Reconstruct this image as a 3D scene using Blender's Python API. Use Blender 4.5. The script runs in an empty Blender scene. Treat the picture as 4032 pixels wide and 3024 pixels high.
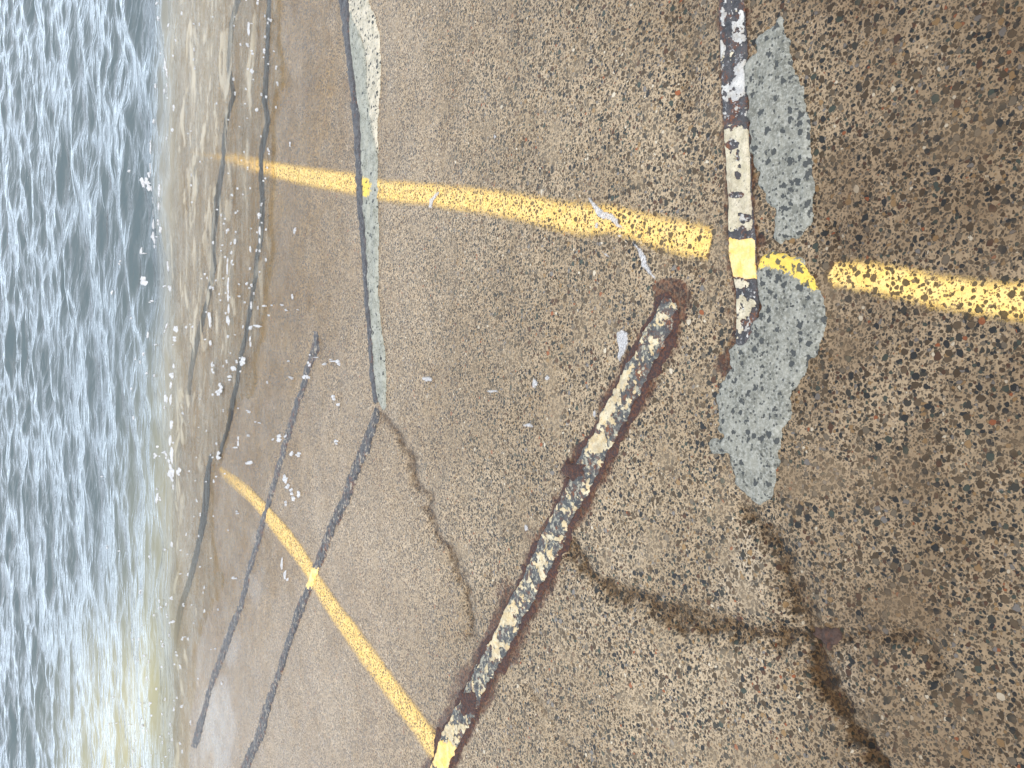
import bpy, math, random
import numpy as np
R = math.radians
S = bpy.context.scene

# ------------------------------------------------------------------ camera
F = 3350.0                      # focal length in photo pixels (4032 wide)
PITCH, SLOPE, DIST = R(41), R(7), 1.6
CAMZ = DIST / math.cos(SLOPE)
TS = math.tan(SLOPE)
cam = bpy.data.cameras.new('camera'); camo = bpy.data.objects.new('camera', cam)
S.collection.objects.link(camo); S.camera = camo
cam.sensor_width = 36; cam.lens = 36 * F / 4032; cam.clip_end = 2000; cam.clip_start = 0.02
from mathutils import Matrix, Vector
fw = Vector((0, math.cos(PITCH), -math.sin(PITCH))); up = Vector((0, math.sin(PITCH), math.cos(PITCH))); rt = Vector((1, 0, 0))
X, Y, Z = -up, rt, -fw          # the photograph was taken with the phone on its side
M = Matrix(((X.x, Y.x, Z.x, 0), (X.y, Y.y, Z.y, 0), (X.z, Y.z, Z.z, CAMZ), (0, 0, 0, 1)))
camo.matrix_world = M

# ------------------------------------------------------------------ sky and sun
w = bpy.data.worlds.new('World'); S.world = w; w.use_nodes = True
nt = w.node_tree; nt.nodes.clear()
out = nt.nodes.new('ShaderNodeOutputWorld')
bg = nt.nodes.new('ShaderNodeBackground'); sky = nt.nodes.new('ShaderNodeTexSky')
sky.sky_type = 'NISHITA'; sky.sun_disc = False; sky.sun_elevation = R(48); sky.sun_rotation = R(198)
bg.inputs['Strength'].default_value = 0.05
nt.links.new(sky.outputs[0], bg.inputs[0])
tc = nt.nodes.new('ShaderNodeTexCoord'); sx = nt.nodes.new('ShaderNodeSeparateXYZ')
nt.links.new(tc.outputs['Generated'], sx.inputs[0])
cr = nt.nodes.new('ShaderNodeValToRGB')      # overcast cloud layer, brightest low over the sea
cr.color_ramp.elements[0].position = 0.0; cr.color_ramp.elements[0].color = (1.08, 1.30, 1.56, 1)
cr.color_ramp.elements[1].position = 0.7; cr.color_ramp.elements[1].color = (.62, .585, .55, 1)
nt.links.new(sx.outputs['Z'], cr.inputs[0])
cn = nt.nodes.new('ShaderNodeTexNoise'); cn.inputs['Scale'].default_value = 2.2; cn.inputs['Detail'].default_value = 5
nt.links.new(tc.outputs['Generated'], cn.inputs['Vector'])
cm = nt.nodes.new('ShaderNodeMapRange'); cm.inputs[1].default_value = .3; cm.inputs[2].default_value = .7
cm.inputs[3].default_value = .75; cm.inputs[4].default_value = 1.15
nt.links.new(cn.outputs[0], cm.inputs[0])
bg2 = nt.nodes.new('ShaderNodeBackground'); nt.links.new(cr.outputs[0], bg2.inputs[0])
mu = nt.nodes.new('ShaderNodeMath'); mu.operation = 'MULTIPLY'; mu.inputs[1].default_value = 1.48
nt.links.new(cm.outputs[0], mu.inputs[0]); nt.links.new(mu.outputs[0], bg2.inputs[1])
ad = nt.nodes.new('ShaderNodeAddShader')
nt.links.new(bg.outputs[0], ad.inputs[0]); nt.links.new(bg2.outputs[0], ad.inputs[1]); nt.links.new(ad.outputs[0], out.inputs[0])
sun = bpy.data.lights.new('sun', 'SUN'); sun.energy = 2.0; sun.angle = R(12); sun.color = (1, .96, .9)
suno = bpy.data.objects.new('sun', sun); S.collection.objects.link(suno)
suno.rotation_euler = (R(40), R(-14), 0)
S.view_settings.view_transform = 'Standard'; S.view_settings.look = 'None'; S.view_settings.gamma = 1
S.view_settings.exposure = 0.12
S.cycles.use_denoising = True
S.cycles.sample_clamp_direct = 8; S.cycles.sample_clamp_indirect = 3
S.cycles.max_bounces = 6; S.cycles.transparent_max_bounces = 12

# ------------------------------------------------------------------ projection and noise helpers
cP, sP = math.cos(PITCH), math.sin(PITCH)
def ray(u, v):
    a = (np.asarray(u, float) - 2016) / F; b = (1512 - np.asarray(v, float)) / F
    return b, cP - a * sP, -sP - a * cP
def px(u, v):                                # photo pixel -> point on the ramp (x, y)
    dx, dy, dz = ray(u, v); t = -CAMZ / (dz + TS * dy)
    return dx * t, dy * t
ZW = CAMZ - 2.41
def pxw(u, v):                               # photo pixel -> point on still water
    dx, dy, dz = ray(u, v); t = (ZW - CAMZ) / dz
    return dx * t, dy * t
def topx(x, y, z=None):                      # world -> photo pixel
    if z is None: z = -TS * y
    dz = z - CAMZ
    d = y * cP - dz * sP; a = -(y * sP + dz * cP) / d; b = x / d
    return 2016 + a * F, 1512 - b * F
def hsh(i, j, s):
    n = (i * 374761393 + j * 668265263 + s * 2147483647 + 1013904223) & 0xffffffff
    n = ((n ^ (n >> 13)) * 1274126177) & 0xffffffff
    n = ((n ^ (n >> 15)) * 2246822519) & 0xffffffff
    return ((n ^ (n >> 16)) & 0xffff) / 65535.0
def vn(x, y, s=0):
    x = np.asarray(x, float); y = np.asarray(y, float)
    i = np.floor(x).astype(np.int64); j = np.floor(y).astype(np.int64)
    f = x - i; g = y - j; f = f * f * (3 - 2 * f); g = g * g * (3 - 2 * g)
    return (hsh(i, j, s) * (1 - f) + hsh(i + 1, j, s) * f) * (1 - g) + (hsh(i, j + 1, s) * (1 - f) + hsh(i + 1, j + 1, s) * f) * g
def fbm(x, y, s=0, o=4):
    r = 0; a = .5; t = 0
    for k in range(o):
        r = r + a * vn(x, y, s + k * 7); t += a; x = x * 2.03 + 3.1; y = y * 2.03 + 1.7; a *= .5
    return r / t
def sst(x, a, b):
    t = np.clip((x - a) / (b - a), 0, 1); return t * t * (3 - 2 * t)
def dseg(X, Y, P, closed=False):             # distance to a polyline, plus position along it
    best = np.full(np.shape(X), 1e9); along = np.zeros(np.shape(X))
    n = len(P); K = n if closed else n - 1
    for k in range(K):
        x0, y0 = P[k][:2]; x1, y1 = P[(k + 1) % n][:2]
        dx, dy = x1 - x0, y1 - y0; L = dx * dx + dy * dy + 1e-12
        t = np.clip(((X - x0) * dx + (Y - y0) * dy) / L, 0, 1)
        d = np.hypot(X - x0 - t * dx, Y - y0 - t * dy)
        m = d < best; best = np.where(m, d, best); along = np.where(m, k + t, along)
    return best, along
def inside(X, Y, P):
    c = np.zeros(np.shape(X), bool); n = len(P)
    for k in range(n):
        x0, y0 = P[k]; x1, y1 = P[(k + 1) % n]
        if y0 == y1: continue
        c ^= ((y0 > Y) != (y1 > Y)) & (X < (x1 - x0) * (Y - y0) / (y1 - y0) + x0)
    return c
def sdpoly(X, Y, P):
    d, _ = dseg(X, Y, P, True); return np.where(inside(X, Y, P), d, -d)

# zoomed-crop coordinates -> photo pixels
K = 1344 / 2212
def Q(ox, oy, pts, k=K): return [(ox + p[0] * k, oy + p[1] * k) + tuple(q * k for q in p[2:]) for p in pts]

# ------------------------------------------------------------------ traced lines (u, v, width) in photo pixels
barA = [(2877, -160, 92), (2877, 0, 96), (2889, 200, 102), (2896, 400, 100), (2908, 600, 96), (2914, 790, 92), (2920, 940, 104), (2922, 1010, 104), (2940, 1130, 92), (2938, 1250, 80), (2925, 1340, 62), (2905, 1420, 44)]
barB = Q(1344, 1008, [(2118, 262, 40), (2112, 330, 120), (2080, 430, 150), (2040, 520, 150), (1960, 680, 150), (1900, 800, 160), (1830, 930, 165), (1770, 1040, 160), (1700, 1180, 150), (1640, 1290, 150), (1580, 1420, 140), (1510, 1560, 150)]) \
     + Q(1344, 2016, [(1440, 30, 120), (1390, 140, 140), (1340, 250, 140), (1280, 380, 140), (1220, 490, 140), (1150, 620, 130), (1100, 720, 120), (1045, 830, 120), (990, 940, 130), (930, 1050, 120), (880, 1150, 120), (820, 1270, 130), (770, 1370, 130), (720, 1460, 120), (680, 1560, 110), (630, 1700, 100), (560, 1880, 100)])
barCd = Q(1344, 0, [(20, -160, 60), (35, 0, 60), (42, 150, 45), (60, 400, 36), (85, 600, 34), (103, 750, 50), (115, 950, 44), (125, 1150, 44), (135, 1350, 40), (157, 1600, 40)]) + Q(1344, 1008, [(162, 60, 36), (172, 200, 34), (188, 420, 34), (200, 620, 34), (215, 820, 34), (238, 950, 36)])
barC = Q(1344, 0, [(75, 60, 10), (78, 140, 40), (95, 250, 75), (118, 400, 85), (138, 600, 75), (155, 740, 65), (172, 880, 90), (182, 1050, 100), (190, 1250, 95), (193, 1450, 90), (200, 1659, 85)]) + Q(1344, 1008, [(205, 100, 75), (210, 300, 65), (225, 480, 65), (243, 620, 75), (252, 800, 75), (262, 920, 55), (275, 985, 22)])
bandW = Q(1344, 0, [(120, -160, 120), (110, 0, 130), (150, 130, 150), (195, 250, 110), (210, 400, 90), (208, 560, 80), (212, 680, 55), (205, 780, 50), (222, 900, 20), (238, 1000, 8)])
barD = Q(1344, 1008, [(225, 985, 24), (215, 1040, 44), (185, 1140, 64), (150, 1250, 70), (105, 1350, 62), (55, 1480, 56), (25, 1590, 52)]) + Q(0, 2016, [(2190, 20, 55), (2145, 110, 55), (2105, 220, 52), (2060, 340, 50), (2025, 430, 40), (1990, 530, 44), (1950, 630, 50), (1915, 740, 44), (1872, 860, 40), (1835, 980, 36), (1800, 1080, 36), (1772, 1160, 40), (1745, 1230, 44), (1715, 1330, 50), (1692, 1440, 58), (1655, 1510, 54), (1610, 1610, 52), (1560, 1720, 50), (1480, 1900, 46)])
barF = Q(0, 1008, [(2055, 490, 20), (2055, 560, 40), (2045, 620, 44), (2010, 700, 36), (1980, 830, 38), (1942, 930, 36), (1890, 1110, 36), (1850, 1250, 36), (1810, 1380, 34), (1780, 1500, 32), (1745, 1620, 30)]) + Q(0, 2016, [(1712, 50, 34), (1688, 150, 36), (1650, 270, 34), (1612, 400, 32), (1585, 520, 30), (1560, 620, 32), (1530, 690, 40), (1500, 760, 42), (1468, 850, 44), (1430, 960, 44), (1390, 1060, 38), (1352, 1170, 30), (1322, 1290, 32), (1292, 1380, 46), (1272, 1470, 48), (1252, 1525, 40)])
barE = Q(0, 0, [(1748, -160, 34), (1745, 0, 34), (1740, 150, 34), (1736, 300, 40), (1728, 500, 38), (1718, 650, 40), (1738, 790, 40), (1712, 900, 44), (1692, 1000, 38), (1690, 1150, 36), (1700, 1350, 34), (1688, 1550, 34)]) + Q(0, 1008, [(1666, 0, 32), (1655, 150, 36), (1628, 300, 34), (1608, 420, 30), (1580, 560, 36), (1550, 700, 34), (1535, 820, 34), (1508, 930, 36), (1492, 1050, 32), (1470, 1150, 28), (1435, 1240, 26), (1420, 1320, 22)])
barG = Q(0, 0, [(1530, -160, 40), (1545, 0, 40), (1505, 150, 36), (1492, 300, 34), (1482, 420, 30), (1515, 620, 34), (1470, 760, 34), (1450, 880, 34), (1440, 1050, 30), (1405, 1250, 46), (1390, 1400, 46), (1372, 1550, 34)]) + Q(0, 1008, [(1380, 60, 40), (1345, 300, 30), (1300, 480, 40), (1262, 620, 40), (1235, 760, 36), (1225, 900, 24)])
barH = Q(0, 1008, [(1370, 1280, 26), (1345, 1450, 46), (1338, 1600, 50)]) + Q(0, 2016, [(1320, 60, 50), (1290, 200, 40), (1262, 330, 44), (1225, 470, 44), (1190, 560, 44), (1160, 680, 44), (1125, 850, 44), (1092, 1000, 40), (1075, 1100, 34), (1068, 1220, 24)])
lineG = Q(0, 0, [(1230, 985, 18), (1330, 1003, 40), (1420, 1018, 56), (1520, 1030, 80), (1640, 1068, 84), (1760, 1096, 84), (1900, 1128, 96), (2060, 1155, 110), (2212, 1178, 120)]) + Q(1344, 0, [(100, 1195, 120), (240, 1232, 115), (400, 1248, 130), (560, 1258, 125), (700, 1280, 140), (900, 1300, 145), (1100, 1332, 155), (1300, 1372, 165), (1450, 1408, 180), (1580, 1425, 185), (1750, 1420, 165), (1900, 1460, 165), (2100, 1520, 195), (2212, 1545, 205)]) + [(2740, 948, 118), (2800, 962, 110)]
lineG2 = [(3255, 1062, 50), (3290, 1076, 95), (3420, 1092, 108), (3540, 1112, 112), (3660, 1142, 118), (3780, 1162, 120), (3900, 1178, 126), (4032, 1188, 135), (4200, 1206, 142)]
lineH = Q(0, 1008, [(1420, 1370, 22), (1460, 1415, 48), (1530, 1468, 60), (1610, 1530, 60), (1680, 1600, 54)]) + Q(0, 2016, [(1750, 20, 62), (1850, 145, 68), (1950, 280, 68), (2040, 430, 60), (2105, 540, 70), (2200, 680, 78)]) + Q(1344, 2016, [(50, 760, 90), (150, 900, 95), (250, 1035, 95), (350, 1175, 95), (450, 1310, 100), (550, 1450, 110), (625, 1545, 120), (690, 1640, 90)])
patch1 = Q(2688, 0, [(630, 108), (656, 130), (655, 220), (690, 270), (715, 400), (720, 480), (742, 525), (775, 570), (785, 650), (815, 750), (825, 850), (815, 950), (830, 1050), (835, 1150), (855, 1250), (830, 1320), (820, 1450), (750, 1530), (700, 1545), (620, 1580), (595, 1530), (600, 1450), (600, 1350), (555, 1310), (530, 1240), (490, 1210), (500, 1130), (470, 1080), (445, 1000), (445, 850), (422, 760), (440, 680), (415, 600), (410, 520), (400, 440), (440, 380), (480, 330), (470, 270), (500, 215), (560, 185), (605, 170)])
patch2 = [(2998, 1004), (3040, 984), (3075, 1000), (3125, 1010), (3155, 1020), (3165, 1050), (3195, 1100), (3217, 1142)] + Q(2688, 1008, [(905, 300), (915, 430), (880, 540), (860, 620), (810, 680), (790, 760), (740, 830), (690, 880), (690, 980), (690, 1050), (630, 1110), (620, 1200), (615, 1290), (600, 1380), (585, 1470), (560, 1550), (480, 1610), (440, 1590), (400, 1530), (340, 1480), (320, 1400), (300, 1330), (290, 1280), (230, 1290), (170, 1270), (155, 1210), (180, 1180), (230, 1200), (260, 1180), (225, 1120), (235, 1000), (220, 920), (235, 850), (280, 790), (305, 740), (310, 660), (300, 600), (350, 570), (420, 560), (440, 500), (440, 440), (490, 390), (495, 300), (480, 200), (480, 120), (490, 60)])
front = [(1180, -900), (1140, -200), (1120, 0), (1100, 150), (1155, 330), (1090, 480), (1070, 700), (1080, 1000), (1055, 1150), (1030, 1300), (985, 1500), (935, 1650), (880, 1800), (862, 1950), (852, 2200), (845, 2330), (800, 2500), (748, 2650), (735, 2800), (755, 3024), (740, 3300), (700, 4000)]
creases = [  # points, half-width px, strength
    ([(1500, 1640), (1575, 1719), (1611, 1792), (1636, 1871), (1684, 1956), (1700, 2040), (1721, 2119), (1769, 2186), (1806, 2259), (1830, 2344), (1848, 2441), (1845, 2500)], 19, .7),
    ([(2235, 2140), (2292, 2229), (2347, 2289), (2426, 2338), (2517, 2356), (2590, 2411), (2688, 2478)], 30, .8),
    ([(2560, 2380), (2690, 2430), (2779, 2466), (2931, 2496), (3053, 2502), (3204, 2508)], 48, .8),
    ([(2961, 2034), (3028, 2107), (3065, 2198), (3101, 2289), (3132, 2381), (3174, 2453), (3204, 2508)], 42, .75),
    ([(3204, 2508), (3204, 2593), (3235, 2703), (3296, 2794), (3344, 2867), (3399, 2940), (3454, 3012), (3520, 3120)], 44, 1.0),
    ([(3204, 2508), (3300, 2500), (3440, 2500), (3590, 2510), (3660, 2560), (3690, 2640)], 34, .55),
    ([(2060, 2700), (2120, 2770), (2180, 2860)], 20, .5), ([(2120, 2830), (2260, 2960), (2420, 3040)], 30, .35),
    ([(2690, -100), (2700, 100), (2720, 260), (2700, 420)], 50, .45), ([(2070, 720), (2140, 800), (2180, 850)], 30, .35),
    ([(2580, 960), (2680, 1040), (2790, 1060)], 34, .4), ([(1980, 1900), (2100, 1850), (2250, 1500)], 60, .12),
    ([(1270, 1350), (1330, 1500), (1350, 1560)], 26, .35), ([(3270, 900), (3300, 1000), (3280, 1060)], 26, .45)]

def ribbon(L, k=1.0):                        # traced line with widths -> outline polygon
    a, b = [], []
    for i, p in enumerate(L):
        q0 = L[max(i - 1, 0)]; q1 = L[min(i + 1, len(L) - 1)]
        tx, ty = q1[0] - q0[0], q1[1] - q0[1]; n = math.hypot(tx, ty); h = p[2] * .5 * k
        a.append((p[0] - ty / n * h, p[1] + tx / n * h)); b.append((p[0] + ty / n * h, p[1] - tx / n * h))
    return a + b[::-1]
def wpoly(P, f=px): return [tuple(float(q) for q in f(p[0], p[1])) for p in P]

# ------------------------------------------------------------------ ground surface
def band(U, V, L, wpx, wob=0.0, seed=3):
    if wob:
        U = U + (fbm(U / 40, V / 40, seed) - .5) * wob; V = V + (fbm(U / 40 + 9, V / 40, seed + 1) - .5) * wob
    d, _ = dseg(U, V, L); return d
creasew = [(wpoly(c[0]), c) for c in creases]
def valley(U, V):
    r = np.zeros(np.shape(U))
    for L, wd, s in creases:
        L2 = np.array(L); m = (U > L2[:, 0].min() - 5 * wd) & (U < L2[:, 0].max() + 5 * wd) & (V > L2[:, 1].min() - 5 * wd) & (V < L2[:, 1].max() + 5 * wd)
        if not m.any(): continue
        u = U[m]; v = V[m]; d = band(u, v, L, wd, wd * 2.4)
        wdl = wd * 1.25 * (.6 + .8 * vn(u / 90, v / 90, 5))
        r[m] = np.maximum(r[m], s * np.exp(-(d / wdl) ** 2))
    return r
def ground(x, y):
    x = np.asarray(x, float); y = np.asarray(y, float)
    U, V = topx(x, np.maximum(y, .05))
    z = -TS * y + (fbm(x * .9, y * .9, 11, 3) - .5) * .03 + (fbm(x * 6, y * 6, 21, 3) - .5) * .006
    z = z + (fbm(x * 45, y * 45, 31, 3) - .5) * .003
    return z - .018 * valley(U, V)

def grid_obj(name, XX, YY, ZZ, mask=None, mat=None, parent=None, attrs=None):
    n, m = XX.shape
    idx = np.arange(n * m).reshape(n, m)
    q = np.stack([idx[:-1, :-1], idx[:-1, 1:], idx[1:, 1:], idx[1:, :-1]], -1).reshape(-1, 4)
    if mask is not None: q = q[mask.reshape(-1)]
    co = np.stack([XX, YY, ZZ], -1).reshape(-1, 3)
    used = np.unique(q); re = np.full(n * m, -1); re[used] = np.arange(len(used)); q = re[q]; co = co[used]
    a = co[q[0]] if len(q) else None
    if len(q):
        nz = np.cross(a[1] - a[0], a[2] - a[0])[2]
        if nz < 0: q = q[:, ::-1]
    org = np.array([co[:, 0].mean(), co[:, 1].mean(), co[:, 2].min()]) if parent is None else np.array(parent.location)
    me = bpy.data.meshes.new(name)
    me.vertices.add(len(co)); me.vertices.foreach_set('co', (co - org).ravel())
    me.loops.add(len(q) * 4); me.loops.foreach_set('vertex_index', q.ravel().astype(np.int32))
    me.polygons.add(len(q)); me.polygons.foreach_set('loop_start', np.arange(len(q), dtype=np.int32) * 4)
    me.update(calc_edges=True)
    me.polygons.foreach_set('use_smooth', np.ones(len(q), bool))
    for k, A in (attrs or {}).items():
        at = me.attributes.new(k, 'FLOAT', 'POINT'); at.data.foreach_set('value', A.reshape(-1)[used].astype(np.float32))
    if mat: me.materials.append(mat)
    o = bpy.data.objects.new(name, me); S.collection.objects.link(o)
    if parent is None: o.location = org
    else: o.parent = parent
    return o
def tag(o, label=None, cat=None, group=None, kind=None):
    for k, v in (('label', label), ('category', cat), ('group', group), ('kind', kind)):
        if v: o[k] = v
    return o

# ------------------------------------------------------------------ material helpers
class NT:
    def __init__(s, name):
        s.m = bpy.data.materials.new(name); s.m.use_nodes = True; s.t = s.m.node_tree; s.t.nodes.clear()
        s.out = s.t.nodes.new('ShaderNodeOutputMaterial'); s._pos = None
    def n(s, ty, _attrs=None, **inp):
        nd = s.t.nodes.new('ShaderNode' + ty)
        for k, v in (_attrs or {}).items(): setattr(nd, k, v)
        for k, v in inp.items():
            kk = int(k[1:]) if k[0] == 'i' and k[1:].isdigit() else k.replace('_', ' ')
            s.put(nd.inputs[kk], v)
        return nd
    def put(s, sock, v):
        if isinstance(v, bpy.types.NodeSocket): s.t.links.new(v, sock)
        elif isinstance(v, (tuple, list)) and len(v) == 3 and sock.type == 'RGBA': sock.default_value = (*v, 1)
        else: sock.default_value = v
    def pos(s):
        if s._pos is None: s._pos = s.n('NewGeometry').outputs['Position']
        return s._pos
    def math(s, op, a, b=0.0, c=None, clamp=False):
        kw = dict(i0=a, i1=b)
        if c is not None: kw['i2'] = c
        return s.n('Math', {'operation': op, 'use_clamp': clamp}, **kw).outputs[0]
    def mul(s, a, b): return s.math('MULTIPLY', a, b)
    def add(s, a, b): return s.math('ADD', a, b)
    def mr(s, v, a, b, c=0.0, d=1.0, sm=True):
        return s.n('MapRange', {'interpolation_type': 'SMOOTHSTEP' if sm else 'LINEAR'}, i0=v, i1=a, i2=b, i3=c, i4=d).outputs[0]
    def noise(s, scale, detail=4, rough=.55, vec=None, dist=0.0, col=False):
        nd = s.n('TexNoise', None, Vector=vec or s.pos(), Scale=scale, Detail=detail, Roughness=rough, Distortion=dist)
        return nd.outputs[1 if col else 0]
    def vor(s, scale, vec=None, rnd=1.0, feature='F1'):
        return s.n('TexVoronoi', {'feature': feature}, Vector=vec or s.pos(), Scale=scale, Randomness=rnd)
    def mix(s, f, a, b, bl='MIX'):
        nd = s.t.nodes.new('ShaderNodeMix'); nd.data_type = 'RGBA'; nd.blend_type = bl
        s.put(nd.inputs[0], f); s.put(nd.inputs[6], a); s.put(nd.inputs[7], b); return nd.outputs[2]
    def ramp(s, f, stops, interp='CONSTANT'):
        nd = s.n('ValToRGB', None, Fac=f); r = nd.color_ramp; r.interpolation = interp
        while len(r.elements) > 1: r.elements.remove(r.elements[-1])
        r.elements[0].position = stops[0][0]; r.elements[0].color = (*stops[0][1], 1)
        for p, c in stops[1:]: e = r.elements.new(p); e.color = (*c, 1)
        return nd.outputs[0]
    def attr(s, name): return s.n('Attribute', {'attribute_name': name}).outputs['Fac']
    def bump(s, h, dist, strength=1.0, nrm=None):
        kw = dict(Height=h, Distance=dist, Strength=strength)
        if nrm: kw['Normal'] = nrm
        return s.n('Bump', None, **kw).outputs[0]
    def mixs(s, f, a, b): return s.n('MixShader', None, i0=f, i1=a, i2=b).outputs[0]
    def end(s, sh): s.t.links.new(sh, s.out.inputs[0]); return s.m

PAL = [(0, (.032, .035, .037)), (.17, (.085, .063, .040)), (.40, (.055, .054, .046)), (.54, (.125, .095, .062)), (.68, (.17, .145, .11)), (.78, (.10, .058, .038)), (.84, (.062, .078, .066)), (.90, (.30, .20, .10)), (.942, (.30, .11, .05)), (.952, (.20, .19, .18)), (.985, (.62, .56, .44))]
def aggregate(s, dens=1.0):
    """stones set in cement: returns (stone mask, stone colour, dark-stone mask, height)"""
    dv = s.n('VectorMath', {'operation': 'MULTIPLY_ADD'}, i0=s.noise(55, 2, .6, col=True), i1=(.013, .013, .013), i2=s.pos()).outputs[0]
    big = s.vor(48, dv); mid = s.vor(96, dv); sm = s.vor(190, dv)
    def part(v, r0, r1, lim):
        sep = s.n('SeparateColor', None, Color=v.outputs['Color'])
        mask = s.mr(v.outputs['Distance'], r0, r1, 1, 0)
        keep = s.math('LESS_THAN', sep.outputs[1], lim)
        return s.mul(mask, keep), s.ramp(sep.outputs[0], PAL), sep
    mB, cB, _ = part(big, .34, .30 + .09, .46 * dens)
    mM, cM, _ = part(mid, .37, .45, .95 * dens)
    mS, cS, _ = part(sm, .36, .50, 1.0 * dens)
    far = s.mr(s.n('SeparateXYZ', None, Vector=s.pos()).outputs[1], 1.7, 3.0, 1, .6)
    mB = s.mul(mB, far)
    col = s.mix(mM, cS, cM); col = s.mix(mB, col, cB)
    m = s.math('MAXIMUM', s.math('MAXIMUM', s.mul(mS, .8), mM), mB)
    h = s.math('MAXIMUM', s.math('MAXIMUM', s.mul(mS, .3), s.mul(mM, .7)), mB)
    bw = s.n('RGBToBW', None, Color=col).outputs[0]
    dark = s.mul(m, s.math('LESS_THAN', bw, .09))
    return m, col, dark, h

# concrete of the slipway
def mat_ramp():
    s = NT('aggregate concrete')
    m, scol, dark, h = aggregate(s)
    n1 = s.noise(2.2, 5, .6); n2 = s.noise(14, 4, .6); n3 = s.noise(120, 3, .6)
    cem = s.mix(s.mr(n1, .35, .65), (.42, .32, .205), (.57, .455, .31))
    cem = s.mix(s.mul(s.attr('light'), .8), cem, (.62, .53, .40))
    cem = s.mix(s.mr(n2, .3, .7, 0, .5), cem, (.33, .26, .17))
    cem = s.mix(s.mr(n3, .35, .7, 0, .5), cem, (.25, .195, .13))
    # places where the cement skin still covers the stones
    skin = s.mul(s.mr(s.noise(7, 4, .65), .50, .72), .55)
    pale = s.attr('pale'); m2 = s.mul(m, s.math('SUBTRACT', 1.0, s.math('MAXIMUM', skin, s.mul(pale, .05))))
    col = s.mix(m2, cem, scol)
    # far part of the slab: pinkish wet sheen mixed into the colour
    col = s.mix(s.mul(pale, .14), col, (.58, .41, .27))
    # ochre algae where the wash keeps it wet
    oc = s.mul(s.attr('ochre'), s.mr(s.noise(5, 4, .6), .25, .7, .55, 1))
    col = s.mix(oc, col, (.62, .455, .17), 'MULTIPLY')
    # damp cracks, grime
    dk = s.mr(s.add(s.attr('damp'), s.mul(s.math('SUBTRACT', s.noise(30, 5, .8), .5), 1.7)), .15, .95)
    dk = s.mul(dk, s.mr(s.attr('damp'), .02, .2))
    col = s.mix(s.math('MINIMUM', dk, 1.0), col, (.30, .225, .135), 'MULTIPLY')
    # rust bleeding from the strips
    ru = s.attr('rust'); rn = s.noise(60, 4, .7)
    r1 = s.mr(s.add(ru, s.mul(s.math('SUBTRACT', rn, .5), .8)), .25, .75)
    col = s.mix(s.mul(r1, .8), col, s.mix(s.mr(s.noise(90, 3, .6), .4, .65), (.045, .026, .024), (.16, .065, .034)))
    # large tone change: grubbier near the shore end of the slab
    g = s.attr('grime')
    col = s.mix(s.mul(g, s.mr(s.noise(3.5, 5, .65), .3, .7, .55, 1)), col, (.47, .42, .38), 'MULTIPLY')
    wet = s.attr('wet')
    rough = s.math('SUBTRACT', s.mr(s.noise(9, 4, .6), .3, .7, .42, .62), s.mul(wet, .26))
    rough = s.math('SUBTRACT', rough, s.mul(s.math('GREATER_THAN', s.noise(260, 2, .5), .72), .2))
    hh = s.add(s.mul(h, .9), s.mul(n3, .6))
    nb = s.bump(hh, .0034, 1.0); nb = s.bump(s.noise(700, 2, .6), .0007, .8, nb)
    b = s.n('BsdfPrincipled', None, Base_Color=col, Roughness=rough, Normal=nb, Coat_Weight=s.add(s.mul(wet, .07), s.mul(s.attr('puddle'), .38)), Coat_Roughness=s.mr(s.noise(6, 3, .6), .35, .65, .10, .35),
            Coat_Normal=s.bump(s.add(h, n3), .0008, .7))
    b.inputs['Specular IOR Level'].default_value = .18
    return s.end(b.outputs[0])
MR = mat_ramp()

def mat_yellow():
    s = NT('yellow line paint')
    m, scol, dark, h = aggregate(s)
    e = s.attr('edge')       # 0 at the border, 1 in the middle
    nn = s.add(s.mul(s.math('SUBTRACT', s.noise(70, 4, .7), .5), 1.1), s.mul(s.math('SUBTRACT', s.noise(420, 2, .6), .5), .9))
    cov = s.mr(s.add(e, s.mul(nn, s.math('SUBTRACT', .62, s.mul(e, .45)))), .05, .72)
    cov = s.mul(cov, s.math('SUBTRACT', 1.0, s.mul(dark, .90)))
    cov = s.mul(cov, s.math('SUBTRACT', 1.0, s.mul(m, .05)))
    cov = s.mul(cov, s.mr(s.noise(16, 4, .7), 0.25, .40, .6, 1))
    cov = s.mul(cov, s.mr(s.noise(200, 3, .65), .28, .42, .7, 1))
    col = s.mix(s.mr(s.noise(30, 4, .6), .35, .65), (.93, .60, .16), (.94, .65, .23))
    b = s.n('BsdfPrincipled', None, Base_Color=col, Roughness=.5, Normal=s.bump(s.add(h, s.noise(300, 3, .6)), .0016))
    t = s.n('BsdfTransparent')
    return s.end(s.mixs(cov, t.outputs[0], b.outputs[0]))
MY = mat_yellow()

def mat_solid(name, build):
    s = NT(name); return build(s)
def m_bar(s, base1, base2, rusty=.5, flake=None, rough=.5):
    n = s.noise(45, 5, .7); n2 = s.noise(160, 4, .7)
    col = s.mix(s.mr(n, .35, .65), base1, base2)
    r = s.mr(s.noise(22, 5, .7), .62 - .3 * rusty, .80 - .3 * rusty)
    rc = s.mix(s.mr(n2, .4, .62), (.040, .020, .018), (.24, .085, .030))
    col = s.mix(s.mul(r, s.mr(n2, .3, .55, .3, 1)), col, rc)
    if flake: col = s.mix(s.mr(s.noise(flake[1], 5, .75), flake[0], flake[0] + .08), col, flake[2])
    b = s.n('BsdfPrincipled', None, Base_Color=col, Roughness=s.mr(n2, .3, .7, rough - .15, rough + .2), Normal=s.bump(s.add(n, s.mul(n2, .5)), .006))
    return s.end(b.outputs[0])
M_BARA = mat_solid('dark painted steel', lambda s: m_bar(s, (.028, .030, .036), (.075, .072, .078), .5, (.57, 70, (.36, .37, .38))))
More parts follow.
